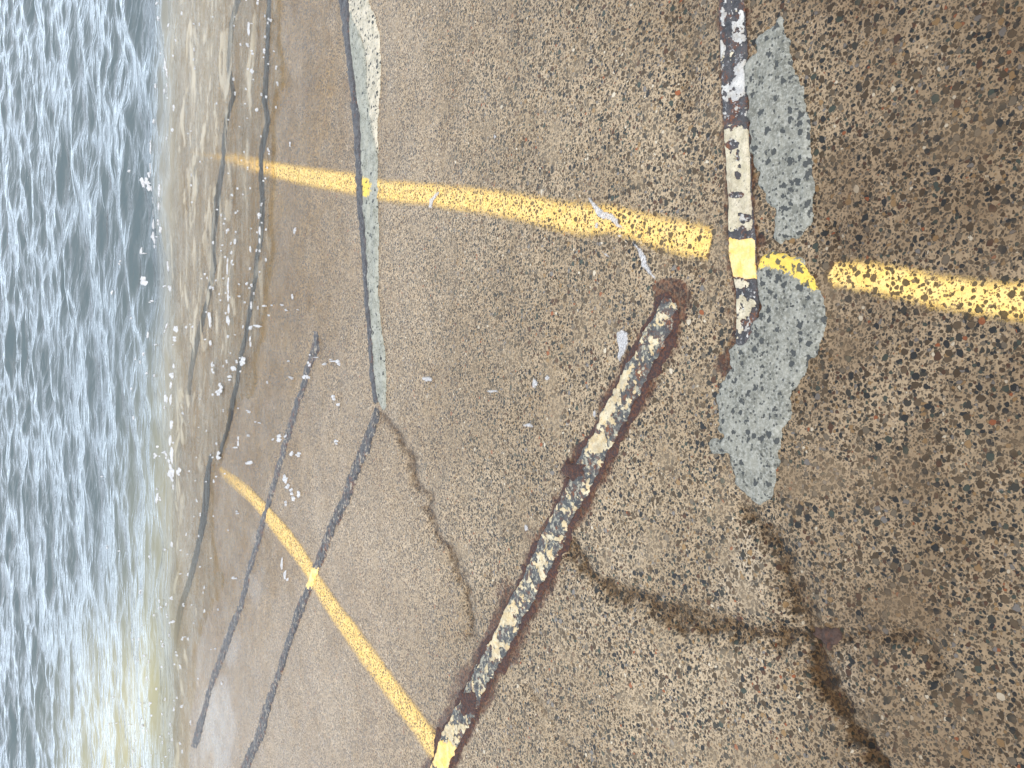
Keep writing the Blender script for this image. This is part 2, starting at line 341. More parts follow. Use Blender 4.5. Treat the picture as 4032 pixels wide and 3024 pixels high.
M_BARB = mat_solid('corroded steel', lambda s: m_bar(s, (.034, .038, .044), (.10, .105, .105), .50, (.515, 60, (.36, .35, .28))))
M_BARD = mat_solid('tarred joint', lambda s: m_bar(s, (.022, .023, .027), (.10, .10, .105), .4, (.53, 48, (.36, .31, .24)), .5))
M_SUB = mat_solid('submerged joint', lambda s: m_bar(s, (.010, .011, .014), (.035, .034, .036), .2, None, .6))
M_CDARK = mat_solid('joint filler', lambda s: m_bar(s, (.040, .040, .046), (.10, .10, .105), .25, (.60, 60, (.30, .31, .30))))
M_RUST = mat_solid('rust scab', lambda s: m_bar(s, (.040, .024, .020), (.085, .050, .038), .3, None, .8))
def m_rustedge(s):
    n = s.noise(120, 4, .7)
    col = s.mix(s.mr(n, .4, .68), (.040, .024, .026), (.13, .050, .026)); col = s.mix(s.mr(s.noise(260, 3, .7), .55, .7), col, (.10, .075, .055))
    b = s.n('BsdfPrincipled', None, Base_Color=col, Roughness=.75, Normal=s.bump(n, .006)); return s.end(b.outputs[0])
M_SCALE = mat_solid('rust scale', m_rustedge)
def m_flake(s, c1, c2, rust=.3):
    n = s.noise(38, 4, .7); col = s.mix(s.mr(n, .35, .65), c1, c2)
    col = s.mix(s.mr(s.noise(70, 5, .7), .72 - .25 * rust, .86 - .25 * rust, 0, .85), col, (.50, .22, .075))
    col = s.mix(s.mr(s.noise(170, 4, .75), .55, .66, 0, .8), col, (.15, .135, .11))
    col = s.mix(s.mr(s.noise(24, 5, .7), .42, .68, 0, .55), col, (.30, .25, .17))
    b = s.n('BsdfPrincipled', None, Base_Color=col, Roughness=.5, Normal=s.bump(s.noise(180, 4, .7), .003)); return s.end(b.outputs[0])
M_CREAM = mat_solid('cream paint', lambda s: m_flake(s, (.52, .47, .33), (.68, .62, .48), .12))
M_CREAMB = mat_solid('stained cream paint', lambda s: m_flake(s, (.64, .50, .27), (.68, .62, .45), .55))
M_WHITE = mat_solid('white paint', lambda s: m_flake(s, (.42, .42, .42), (.62, .62, .60), 0))
def m_yf(s):
    col = s.mix(s.mr(s.noise(26, 4, .7), .35, .65), (.92, .60, .15), (.90, .68, .34))
    col = s.mix(s.mr(s.noise(120, 4, .75), .60, .72, 0, .7), col, (.34, .24, .10))
    b = s.n('BsdfPrincipled', None, Base_Color=col, Roughness=.55, Normal=s.bump(s.noise(150, 4, .7), .004)); return s.end(b.outputs[0])
M_YELF = mat_solid('yellow paint film', m_yf)
def m_cement(s, c1=(.15, .152, .132), c2=(.33, .335, .30), stones=.42, yellow=False):
    m, scol, dark, h = aggregate(s, .75)
    n = s.noise(24, 5, .68); n2 = s.noise(130, 4, .7)
    col = s.mix(s.mr(n, .32, .66), c1, c2); col = s.mix(s.mr(n2, .42, .68, 0, .7), col, (.44, .445, .405))
    col = s.mix(s.mr(s.noise(60, 4, .7), .56, .72, 0, .8), col, (.15, .158, .14))
    pv = s.vor(48, s.n('VectorMath', {'operation': 'MULTIPLY_ADD'}, i0=s.noise(70, 2, .6, col=True), i1=(.026, .026, .026), i2=s.pos()).outputs[0])
    keep = s.math('LESS_THAN', s.n('SeparateColor', None, Color=pv.outputs['Color']).outputs[1], stones)
    pit = s.mul(s.mr(pv.outputs['Distance'], .32, .40, 1, 0), keep)
    pv2 = s.vor(110); keep2 = s.math('LESS_THAN', s.n('SeparateColor', None, Color=pv2.outputs['Color']).outputs[1], stones * .8)
    pit2 = s.mul(s.mr(pv2.outputs['Distance'], .26, .38, 1, 0), keep2)
    pp = s.math('MAXIMUM', pit, s.mul(pit2, .85))
    col = s.mix(pp, col, (.052, .058, .058))
    if yellow:
        y = s.attr('yel'); cov = s.mr(s.add(y, s.mul(s.math('SUBTRACT', s.noise(80, 4, .75), .5), 1.3)), .42, .56)
        cov = s.mul(cov, s.math('SUBTRACT', 1.0, s.mul(pp, .9)))
        col = s.mix(s.mul(cov, .9), col, (.84, .60, .09))
    b = s.n('BsdfPrincipled', None, Base_Color=col, Roughness=.62, Normal=s.bump(s.add(s.mul(n2, .7), s.mul(pp, -.7)), .004)); return s.end(b.outputs[0])
M_CEM = mat_solid('grey mortar', lambda s: m_cement(s, (.115, .118, .098), (.265, .268, .232), .46, True))
M_CEMC = mat_solid('grey green joint mortar', lambda s: m_cement(s, (.17, .18, .145), (.36, .37, .315), .18, True))
M_LIME = mat_solid('lime crust', lambda s: m_cement(s, (.36, .33, .24), (.66, .60, .47), .4))
def m_foam(s):
    v = s.vor(260); v2 = s.vor(90)
    e = s.attr('edge')
    cov = s.mr(s.add(e, s.mul(s.math('SUBTRACT', s.noise(160, 4, .7), .5), .9)), .15, .7, .0, .74)
    col = s.mix(s.mr(v.outputs['Distance'], .1, .5), (.62, .60, .63), (.88, .89, .91))
    b = s.n('BsdfPrincipled', None, Base_Color=col, Roughness=.25, Normal=s.bump(s.add(v.outputs['Distance'], v2.outputs['Distance']), -.007))
    return s.end(s.mixs(cov, s.n('BsdfTransparent').outputs[0], b.outputs[0]))
M_FOAM = mat_solid('sea foam', m_foam)

# ------------------------------------------------------------------ the slipway slab
rows = np.concatenate([np.linspace(-3, .55, 30)[:-1], .55 + (np.linspace(0, 1, 620) ** 1.8) * 8.2, np.linspace(9, 34, 40)])
sc_ = np.concatenate([[-14, -9, -6, -4, -3, -2.3, -1.8, -1.5], np.linspace(-1.28, 1.28, 560), [1.5, 1.8, 2.3, 3, 4, 6, 9, 14]])
WID = .42 * np.maximum(rows, .2) + .48
XX = sc_[None, :] * WID[:, None]; YY = np.repeat(rows[:, None], len(sc_), 1)
U, V = topx(XX, np.maximum(YY, .1))
val = valley(U, V)
rust = np.zeros_like(U)
for L, wd, st in ((barA, 26, .75), (barB, 40, 1.05), (barD, 14, .35), (barF, 10, .2)):
    d = band(U, V, L, wd, 36, 51); hw = np.median([p[2] for p in L]) * .5
    rust = np.maximum(rust, st * np.exp(-(np.maximum(d - hw * .9, 0) / (wd * (.4 + 1.3 * vn(U / 70, V / 70, 61)))) ** 2) * (U > 600))
for (cu, cv, ru_, st) in ((2845, 1440, 42, .9), (2862, 1230, 30, .55), (2990, 948, 22, 1.2), (3240, 2510, 42, .25), (1370, 350, 60, .42), (1310, 430, 50, .3), (1990, 2330, 60, .65), (1840, 2670, 60, .85), (1790, 2740, 50, .65), (2250, 1860, 60, .85), (2190, 1990, 40, .6), (2090, 2110, 44, .5), (2560, 1500, 44, .6), (2400, 1850, 30, .5)):
    rust = np.maximum(rust, st * np.exp(-((U - cu) ** 2 + ((V - cv) * .8) ** 2) / ru_ ** 2))
rust *= (~((U < 1250) & (U < 1250))) | (U > 1250)
# uneven wash line
fd = np.interp(V, [p[1] for p in front], [p[0] for p in front])
behind = U - fd                                   # >0 dry side
ochre = np.exp(-((behind - 90) / (170 + 60 * vn(V / 200, U * 0, 4))) ** 2) * .95 + (behind < 0) * 1.0 * np.exp(-(behind / 330) ** 2)
ochre = np.clip(ochre, 0, 1) * (1 - .6 * sst(V, 2300, 2900))
pale = sst(-U, -2050, -1350) * (.55 + .45 * sst(V, 1200, 2500)) * (1 - .6 * ochre)
pale = np.clip(pale + .35 * sst(V, 2100, 2900) * sst(-U, -1700, -1200), 0, 1)
grime = 1.1 * sst(U, 2500, 3500) * (.6 + .4 * fbm(U / 300, V / 300, 71)) + .12
grime = grime * (1 - .45 * sst(V, 1900, 2600) * sst(-U, -3300, -2900)) + .25 * sst(-V, -400, 0) * sst(U, 1500, 2400)
wet = np.clip(.25 + .75 * sst(-U, -2300, -1200), 0, 1) * (.6 + .4 * fbm(U / 160, V / 160, 81))
light = np.zeros_like(U)
for cu, cv, ru, rv, st in ((2930, 2230, 110, 170, 1), (2860, 2330, 90, 80, .7), (3330, 2700, 40, 190, .8), (2480, 2180, 130, 60, .5), (2200, 2300, 200, 300, .25), (2900, 2750, 250, 200, .25), (3300, 1150, 160, 60, .3), (1990, 1850, 160, 160, .15)):
    light = np.maximum(light, st * np.exp(-((U - cu) / ru) ** 2 - ((V - cv) / rv) ** 2))
puddle = np.zeros_like(U)
for cu, cv, ru, rv, st in ((860, 2850, 75, 230, 1), (900, 2560, 60, 120, .6), (1010, 2300, 70, 160, .55), (1000, 2120, 40, 90, .4), (1180, 2750, 160, 260, .3), (1500, 2250, 90, 200, .3), (1060, 60, 30, 140, .3)):
    puddle = np.maximum(puddle, st * np.exp(-((U - cu) / ru) ** 2 - ((V - cv) / rv) ** 2))
puddle = sst(puddle + (fbm(U / 60, V / 110, 85) - .5) * .9, .35, .6) * np.clip(puddle * 1.6, 0, 1)
wet = np.clip(wet + .5 * sst(-behind, -260, 0) + .5 * val, 0, 1)
GZ = ground(XX, YY)
o = grid_obj('slipway', XX, YY, GZ, None, MR, None, dict(damp=val, rust=rust, ochre=ochre, pale=pale, grime=grime, wet=wet, light=light, puddle=puddle))
tag(o, 'wet brown exposed aggregate concrete slab sloping down into the sea', 'slipway', kind='structure')

def ell(cu, cv, ru, rv, n=14, seed=0):
    r = random.Random(seed * 77 + int(cu)); return [(cu + ru * math.cos(a) * (k := r.uniform(.7, 1.2)), cv + rv * math.sin(a) * k) for a in [6.283 * i / n for i in range(n)]]
# ------------------------------------------------------------------ pieces lying on the slab
def relief(name, P, h, edge, res, mat, base=ground, wob=.004, wf=60, lump=.002, lf=70, parent=None, proj=px, sink=.004, attrs=None, seed=0, extra=None, P2=None):
    """raised piece bounded by outline P (photo pixels): rises out of its base with a ragged edge"""
    W = P2 if P2 is not None else wpoly(P, proj); A = np.array(W); mg = res * 2 + edge * .3
    xs = np.arange(A[:, 0].min() - mg, A[:, 0].max() + mg, res); ys = np.arange(A[:, 1].min() - mg, A[:, 1].max() + mg, res * 1.2)
    GX, GY = np.meshgrid(xs, ys)
    sd = sdpoly(GX, GY, W) + (fbm(GX * wf, GY * wf, 91 + seed, 3) - .5) * 2 * wob
    t = np.clip(sd / edge, -1, 1)
    prof = np.where(t > 0, np.sqrt(np.clip(1 - (1 - t) ** 2, 0, 1)), t * sink / h)
    top = base(GX, GY) + h * prof + np.where(t > 0, t, 0) * (fbm(GX * lf, GY * lf, 95 + seed, 4) - .5) * 2 * lump
    if extra is not None: top = extra(GX, GY, sd, top)
    keep = sd > -edge * .35 - res
    k = keep[:-1, :-1] | keep[1:, :-1] | keep[:-1, 1:] | keep[1:, 1:]
    at = dict(edge=np.clip(sd / edge, 0, 1))
    if attrs: at.update(attrs(GX, GY))
    return grid_obj(name, GX, GY, top, k, mat, parent, at), (GX, GY, sd, top)

def flakes(name, data, parent, mat, density, thick=.0016, f=38, seed=0, hard=14):
    """paint still clinging on a strip: a thin broken skin over the metal"""
    GX, GY, sd, top = data
    U, V = topx(GX, GY, top)
    n = fbm(GX * f, GY * f, 200 + seed, 5) * .7 + fbm(GX * f * 3, GY * f * 3, 230 + seed, 3) * .3
    mk = density(U, V) + (n - .5) * 3.4
    mk = np.minimum(mk, (sd - .001) * 60)
    z = top + thick * np.clip(mk * hard, -1, 1)
    keep = (mk > -.12)
    k = keep[:-1, :-1] | keep[1:, :-1] | keep[:-1, 1:] | keep[1:, 1:]
    if not k.any(): return None
    return grid_obj(name, GX, GY, z, k, mat, parent, None)
def bumps(U, V, L):
    r = np.full(np.shape(U), -9.0)
    for cu, cv, ru, rv, s in L:
        r = np.maximum(r, s - max(s, .55) * (((U - cu) / ru) ** 2 + ((V - cv) / rv) ** 2))
    return r

# strip at the shore end with flaking paint
A, dA = relief('steel_strip', ribbon(barA), .008, .006, .0026, M_BARA, lump=.0025, wob=.003)
tag(A, 'dark steel strip with flaking white and yellow paint beside the grey mortar patches', 'steel strip', 'steel strips set in the slipway')
def denA(U, V):
    d = bumps(U, V, [(2905, 125, 30, 45, .5), (2850, 45, 12, 70, .35), (2840, 190, 18, 40, .25), (2930, 60, 22, 40, .25), (2915, 320, 28, 85, .7), (2880, 370, 40, 30, .45), (2925, 250, 18, 26, .3)])
    return np.maximum(d, -.5)
flakes('white_paint', dA, A, M_WHITE, denA, seed=1, f=62)
def denC(U, V):
    base = np.minimum(sst(V, 470, 530), sst(-V, -935, -880)) * 1.5 - .75
    holes = bumps(U, V, [(2885, 570, 32, 24, 1.0), (2905, 610, 14, 40, .6), (2915, 655, 14, 14, .6), (2903, 690, 16, 24, .8), (2900, 768, 36, 16, 1.1), (2935, 860, 30, 26, .8), (2912, 845, 20, 16, .5), (2905, 928, 44, 20, 1.1), (2925, 905, 20, 20, .6), (2850, 700, 10, 200, .3)])
    hp = bumps(U, V, [(2930, 1200, 46, 36, .5), (2915, 1118, 34, 22, .8), (2905, 1270, 22, 60, .25)])
    return np.maximum(base - np.maximum(holes, -.05) * 2.4, hp)
flakes('cream_paint', dA, A, M_CREAM, denC, seed=2, f=62)
flakes('yellow_paint', dA, A, M_YELF, lambda U, V: np.minimum(sst(V, 915, 960), sst(-V, -1110, -1075)) * 1.9 - .9 - np.maximum(bumps(U, V, [(2920, 925, 50, 26, 1)]), 0), thick=.0022, seed=3)

# diagonal strip
def offL(L, du, k, lo=0, hi=None): return [(p[0] + du, p[1], p[2] * k) for p in L[lo:hi]]
Bp, dB = relief('steel_strip', ribbon(barB, 1.0), .012, .010, .0028, M_BARB, lump=.006, lf=34, wob=.012, wf=34, seed=4)
tag(Bp, 'long diagonal steel strip with cream paint and heavy rust, ending near the yellow line', 'steel strip', 'steel strips set in the slipway')
def denB(U, V):
    d = bumps(U, V, [(2450, 1490, 50, 60, .3), (2375, 1640, 44, 60, .7), (2350, 1740, 34, 50, .5), (2420, 1560, 36, 44, .3), (2540, 1330, 60, 60, .05), (2000, 2420, 44, 60, .45), (1940, 2530, 24, 90, .4), (2140, 2200, 40, 120, .1), (1770, 2890, 40, 80, .4), (1755, 2980, 50, 50, .4), (2240, 2100, 40, 80, .0)])
    return np.maximum(d, np.where(V > 1760, -.22, -.36))
flakes('cream_paint', dB, Bp, M_CREAMB, denB, seed=7, f=44)
flakes('yellow_paint', dB, Bp, M_YELF, lambda U, V: bumps(U, V, [(1745, 2985, 60, 62, 1.2)]), thick=.003, seed=8)
relief('rust_lump', ell(2272, 1850, 46, 42, 14, 3), .017, .012, .003, M_SCALE, parent=Bp, lump=.006, lf=60, wob=.012, wf=40, seed=27)
relief('rust_lump', ell(1858, 2765, 42, 55, 14, 4), .017, .012, .003, M_SCALE, parent=Bp, lump=.006, lf=60, wob=.012, wf=40, seed=28)
relief('rust_scale', ribbon([(p[0], p[1], p[2] * 1.0 + 26 + 16 * math.sin(i * 2.3) + 10 * math.sin(i * 5.1)) for i, p in enumerate(barB)]), .006, .012, .0032, M_SCALE, parent=Bp, lump=.005, lf=60, wob=.024, wf=30, seed=9)

# mortar patches
def yel(X_, Y_):
    u, v = topx(X_, Y_)
    L = [(2985, 1030), (3050, 1020), (3130, 1050), (3170, 1075), (3205, 1110)]
    d, _ = dseg(u, v, L); return dict(yel=1 - d / 62)
c1, _ = relief('mortar_patch', patch1, .011, .012, .003, M_CEM, lump=.003, lf=110, wob=.009, wf=50, attrs=yel, seed=11)
tag(c1, 'smaller grey mortar patch beside the cream and white painted part of the steel strip', 'mortar patch', 'grey mortar patches')
c2, _ = relief('mortar_patch', patch2, .011, .012, .003, M_CEM, lump=.003, lf=110, wob=.009, wf=50, attrs=yel, seed=12)
tag(c2, 'larger grey mortar patch with a yellow paint smear on one end', 'mortar patch', 'grey mortar patches')

# mid slab joint
def yelc(X_, Y_):
    u, v = topx(X_, Y_); return dict(yel=1.0 - np.hypot((u - 1438) / 44, (v - 738) / 62) ** 1.5)
jc, _ = relief('mortar_joint', ribbon(barC), .010, .022, .006, M_CEMC, lump=.006, lf=34, wob=.014, wf=22, seed=13, attrs=yelc)
tag(jc, 'narrow grey green mortar joint crossing the first yellow line', 'mortar joint')
fl, _ = relief('joint_filler', ribbon(barCd), .014, .015, .006, M_CDARK, lump=.004, wob=.013, wf=34, seed=14)
fl.parent = jc; fl.location = fl.location - jc.location
lm, _ = relief('lime_crust', ribbon(bandW), .007, .018, .006, M_LIME, lump=.003, wob=.012, wf=26, seed=15)
tag(lm, 'pale cream lime crust along the top of the grey green mortar joint', 'lime crust')
ye = [(1372, 668), (1500, 668), (1500, 790), (1372, 790)]

for L, res, lab, hh in ((barD, .006, 'black diagonal strip across the second yellow line, running on from the mortar joint', .006),
                    (barF, .009, 'thin dark diagonal strip at the edge of the wash, below foam flecks', .004),
                    (barE, .010, 'long dark strip lying under the edge of the clear wash', .005),
                    (barG, .012, 'blurred dark strip farther out under the shallow water, crossing the end of the yellow line', .005),
                    (barH, .012, 'dark strip under shallow water, starting beside the end of the second yellow line', .005)):
    bb, dd = relief('joint_strip', ribbon(L, .8 if L is barE or L is barG or L is barH else 1.0), hh, .02, res, M_BARD if L is barD or L is barF else M_SUB, lump=.0025, lf=60, wob=.016, wf=34, seed=int(L[0][0]))
    if L is barD: flakes('yellow_paint', dd, bb, M_YELF, lambda U, V: bumps(U, V, [(1235, 2278, 46, 40, 1.3)]), thick=.002, seed=31)
    tag(bb, lab, 'joint strip', 'dark strips across the lower slipway')

rs, _ = relief('rust_scab', [(3205, 2480), (3240, 2470), (3290, 2482), (3300, 2515), (3275, 2540), (3250, 2560), (3225, 2545), (3205, 2525), (3190, 2505)], .006, .012, .003, M_RUST, lump=.003, wob=.01, wf=70, seed=17)
tag(rs, 'small purple brown rust scab where the damp cracks meet', 'rust scab')

# yellow painted lines
def line(name, L, lab, res, k=1.5):
    P = wpoly(ribbon(L, k))
    C = wpoly(L); Wd = [math.hypot(P[i][0] - P[-1 - i][0], P[i][1] - P[-1 - i][1]) * .5 for i in range(len(L))]
    if name == 'painted_line' and lab.startswith('yellow painted line slanting'): Wd = [q * .8 for q in Wd]
    A_ = np.array(P); xs = np.arange(A_[:, 0].min(), A_[:, 0].max(), res); ys = np.arange(A_[:, 1].min(), A_[:, 1].max(), res)
    GX, GY = np.meshgrid(xs, ys); sd = sdpoly(GX, GY, P)
    dc, al = dseg(GX, GY, C); hw = np.interp(al, np.arange(len(Wd)), Wd); e = np.clip(1.2 * (1 - dc / np.maximum(hw, .01)), 0, 1); e = np.minimum(e, sd / .012); uu, _v = topx(GX, GY); e = e * (.25 + .75 * sst(uu, 760, 1180))
    keep = sd > 0; kk = keep[:-1, :-1] | keep[1:, :-1] | keep[:-1, 1:] | keep[1:, 1:]
    o = grid_obj(name, GX, GY, ground(GX, GY) + .0022, kk, MY, None, dict(edge=e))
    return tag(o, lab, 'painted line', 'yellow painted lines')
def topline(P): return P
line('painted_line', lineG, 'yellow painted line running from the water across the grey green joint to the painted strip', .008)
line('painted_line', lineG2, 'short broad yellow painted line with dark stones showing, beyond the mortar patches', .005)
line('painted_line', lineH, 'yellow painted line slanting across the black diagonal strip to the rusty strip', .010)

# ------------------------------------------------------------------ the sea
rng = np.random.RandomState(4)
WV = []          # (kx, ky, phase, amplitude)
for k in range(76):
    lam = .10 * (10 ** rng.rand()); th = rng.randn() * .6 - .30; kk = 2 * math.pi / lam
    WV.append((kk * math.sin(th), kk * math.cos(th), rng.rand() * 6.28, .0060 * lam ** 1.0 * (.6 + .8 * rng.rand())))
def waves(x, y):
    wx = x + .25 * (fbm(x * .8, y * .5, 300, 2) - .5); wy = y + .35 * (fbm(x * .6, y * .6, 310, 2) - .5)
    z = np.zeros(np.shape(x))
    for kx, ky, ph, a in WV:
        p = .7 * kx * wx + ky * wy + ph; z = z + a * (1 - 2 * np.abs(np.sin(p * .5)) ** 1.5)
    gust = .55 + .9 * fbm(x * .35, y * .22, 320, 2)
    return z * gust
def frontd(x, y):
    u, v = topx(x, np.maximum(y, .3)); return u - np.interp(v, [p[1] for p in front], [p[0] for p in front]), u, v
def sea(x, y):
    b, u, v = frontd(x, y)
    b = b + (fbm(x * 3, y * 3, 330, 4) - .5) * 90 + (fbm(x * 14, y * 14, 335, 3) - .5) * 24
    g = ground(x, y)
    t = np.where(b < 0, .012 * np.clip(-b / 14, 0, 1) ** .5 + .016 * np.clip(-b / 320, 0, 1), -.03 * np.clip(b / 30, 0, 1))
    rip = ((fbm(x * 1.7 + y * .4, y * 4.2 + x * .5, 340, 3) - .5) * .030 + (fbm(x * 4 + 3, y * 9 + x, 350, 2) - .5) * .006) * np.clip(-b / 80, 0, 1)
    film = g + t + rip
    am = .35 + .65 * sst(y, 6.3, 8.5)
    flat = ZW + waves(x, y) * am + (fbm(x * 1.1, y * 1.3, 322, 3) - .5) * .12 * np.exp(-((y - 6.9) / .9) ** 2) + .035 * np.exp(-((y - 7.5 - .35 * np.sin(x * .8) - .12 * x) / .22) ** 2) * (.4 + .6 * vn(x * 1.3, x * 0, 8))
    k = .012
    d = np.clip((flat - film) / k, -30, 30)
    return np.where(d > 0, flat + k * np.log1p(np.exp(-np.abs(d))), film + k * np.log1p(np.exp(-np.abs(d)))) - k * .0 * d, g
rw = np.concatenate([4.2 + np.linspace(0, 1, 640) ** 1.15 * 13.5, 18 * (60 / 18) ** np.linspace(.01, 1, 120), 60 * (600 / 60) ** np.linspace(.03, 1, 30)])
cw = np.concatenate([[-6, -3.5, -2.4, -1.8, -1.5], np.linspace(-1.3, 1.3, 520), [1.5, 1.8, 2.4, 3.5, 6]])
WX = cw[None, :] * (.46 * rw + .4)[:, None]; WY = np.repeat(rw[:, None], len(cw), 1)
SZ, SG = sea(WX, WY)
depth = SZ - SG
bb_, ub, vb = frontd(WX, WY)
keep = depth > -.02; kk = keep[:-1, :-1] | keep[1:, :-1] | keep[:-1, 1:] | keep[1:, 1:]
ub, vb = topx(WX, WY, ZW)
silt = np.exp(-((ub - 430) / 190) ** 2 - ((vb - 2950) / 420) ** 2) * 1.0 + .45 * np.exp(-((ub - 620) / 130) ** 2) * sst(vb, 900, 2200)
silt = np.clip(silt * (.5 + fbm(WX * 1.2, WY * 1.2, 360, 3)), 0, 1)
def mat_sea():
    s = NT('sea water')
    dep = s.attr('depth'); silt_ = s.attr('silt')
    v = s.n('Mapping', None, Vector=s.pos(), Scale=(1, 1.0, 1)).outputs[0]
    st = s.n('Mapping', None, Vector=s.pos(), Scale=(.55, 1.2, 1)).outputs[0]
    st2 = s.n('Mapping', None, Vector=s.pos(), Scale=(.4, 1.3, 1)).outputs[0]
    hn = s.mul(s.noise(10, 4, .5, dist=.8, vec=st2), s.mr(dep, 0, .1, .5, 1))
    nb = s.bump(hn, .030, .7)
    fr = s.n('Fresnel', None, IOR=1.37, Normal=nb).outputs[0]
    turb = s.mr(dep, 0.015, .15, 0.02, 1.0, False)
    skyrefl = s.mul(s.mr(s.noise(4.5, 5, .62, vec=st, dist=1.2), .49, .62), s.mr(dep, .006, .03, 0, .50))  # pale streaks: sky reflections on the ripples, put in as diffuse colour
    turb = s.math('MAXIMUM', turb, s.math('MAXIMUM', skyrefl, s.mul(silt_, .75)))
    col = s.mix(s.mr(dep, .03, .16), (.70, .64, .50), (.085, .120, .135))
    col = s.mix(s.mul(silt_, .9), col, (.42, .395, .235))
    dif = s.n('BsdfDiffuse', None, Color=col, Normal=nb)
    tr = s.n('BsdfTransparent', None, Color=s.mix(s.mr(dep, 0, .2), (.99, .96, .88), (.80, .72, .48)))
    body = s.mixs(turb, tr.outputs[0], dif.outputs[0])
    gl = s.n('BsdfGlossy', None, Roughness=.11, Normal=nb)
    return s.end(s.mixs(s.math('MINIMUM', s.mul(fr, s.mr(dep, .03, .20, .34, 1.95)), 1.0), body, gl.outputs[0]))
so = grid_obj('sea', WX, WY, SZ, kk, mat_sea(), None, dict(depth=np.clip(np.maximum(depth, np.where(ZW - SG > .05, ZW - SG + .03, 0)), 0, 5), silt=silt))
tag(so, 'rippled grey green sea washing thinly over the lower slab', 'sea', kind='structure')

# ------------------------------------------------------------------ foam
def seaz(x, y): return sea(x, y)[0]
foams = [
    (Q(1344, 1008, [(1785, 490), (1830, 465), (1870, 500), (1870, 570), (1840, 640), (1805, 695), (1790, 660), (1800, 600), (1785, 550)]), 'long foam blob of large bubbles beside the rusty diagonal strip'),
    (ribbon(Q(1344, 0, [(1600, 1270, 14), (1645, 1330, 40), (1690, 1390, 70), (1760, 1410, 60), (1800, 1460, 40), (1860, 1495, 18)])), 'ragged foam streak lying across the yellow line'),
    (ribbon(Q(1344, 0, [(1890, 1565, 16), (1930, 1610, 40), (1955, 1659, 50), (1970, 1720, 50), (2010, 1770, 34), (2045, 1810, 26)])), 'curved bubbly foam streak between the yellow line and the rusty strip'),
    (ell(*Q(1344, 1008, [(1648, 1020)])[0], 11, 18, seed=1), 'small round foam dab touching the rusty strip'),
    (ell(*Q(1344, 1008, [(1345, 790)])[0], 12, 13, seed=2), 'foam dab next to the taller one on bare concrete'),
    (ell(*Q(1344, 1008, [(1262, 825)])[0], 13, 26, seed=3), 'taller foam dab on bare concrete mid slab'),
    (ell(*Q(1344, 1008, [(570, 800)])[0], 24, 13, seed=4), 'thin foam smear near the end of the mortar joint'),
    (ell(*Q(1344, 1008, [(990, 875)])[0], 30, 8, seed=5), 'faint thin foam smear alone in the middle of the slab'),
    (ell(*Q(1344, 1008, [(1215, 1095)])[0], 26, 11, seed=6), 'flat oval foam dab on the middle of the slab'),
    (ell(*Q(1344, 1008, [(1470, 1090)])[0], 9, 11, seed=7), 'tiny foam dab short of the rusty strip'),
    (ell(*Q(1344, 0, [(1665, 1465)])[0], 12, 18, seed=8), 'small foam dab just below the streak on the yellow line'),
    (ribbon(Q(1344, 0, [(1690, 1630, 16), (1720, 1650, 26), (1750, 1670, 14)])), 'short foam streak left of the curved bubbly one'),
    (ribbon(Q(1344, 0, [(580, 1355, 20), (590, 1300, 36), (630, 1255, 26), (640, 1240, 10)])), 'bent foam dab on the yellow line near the mortar joint'),
    (ell(*Q(1344, 0, [(1815, 1530)])[0], 16, 9, seed=9), 'narrow foam dab between the two ragged foam streaks'),
    (ell(*Q(1344, 2016, [(1205, 100)])[0], 11, 17, seed=10), 'single foam dab on the lower side of the rusty strip'),
    (ell(*Q(1344, 0, [(1000, 885)])[0], 7, 14, seed=11), 'tiny pale foam speck above the yellow line'),
]
for i, (P, lab) in enumerate(foams):
    f_, _ = relief('foam_patch', P, .009, .010, .0035, M_FOAM, lump=.0015, wob=.004, wf=90, seed=40 + i)
    tag(f_, lab, 'foam', 'foam dabs left on the slab')
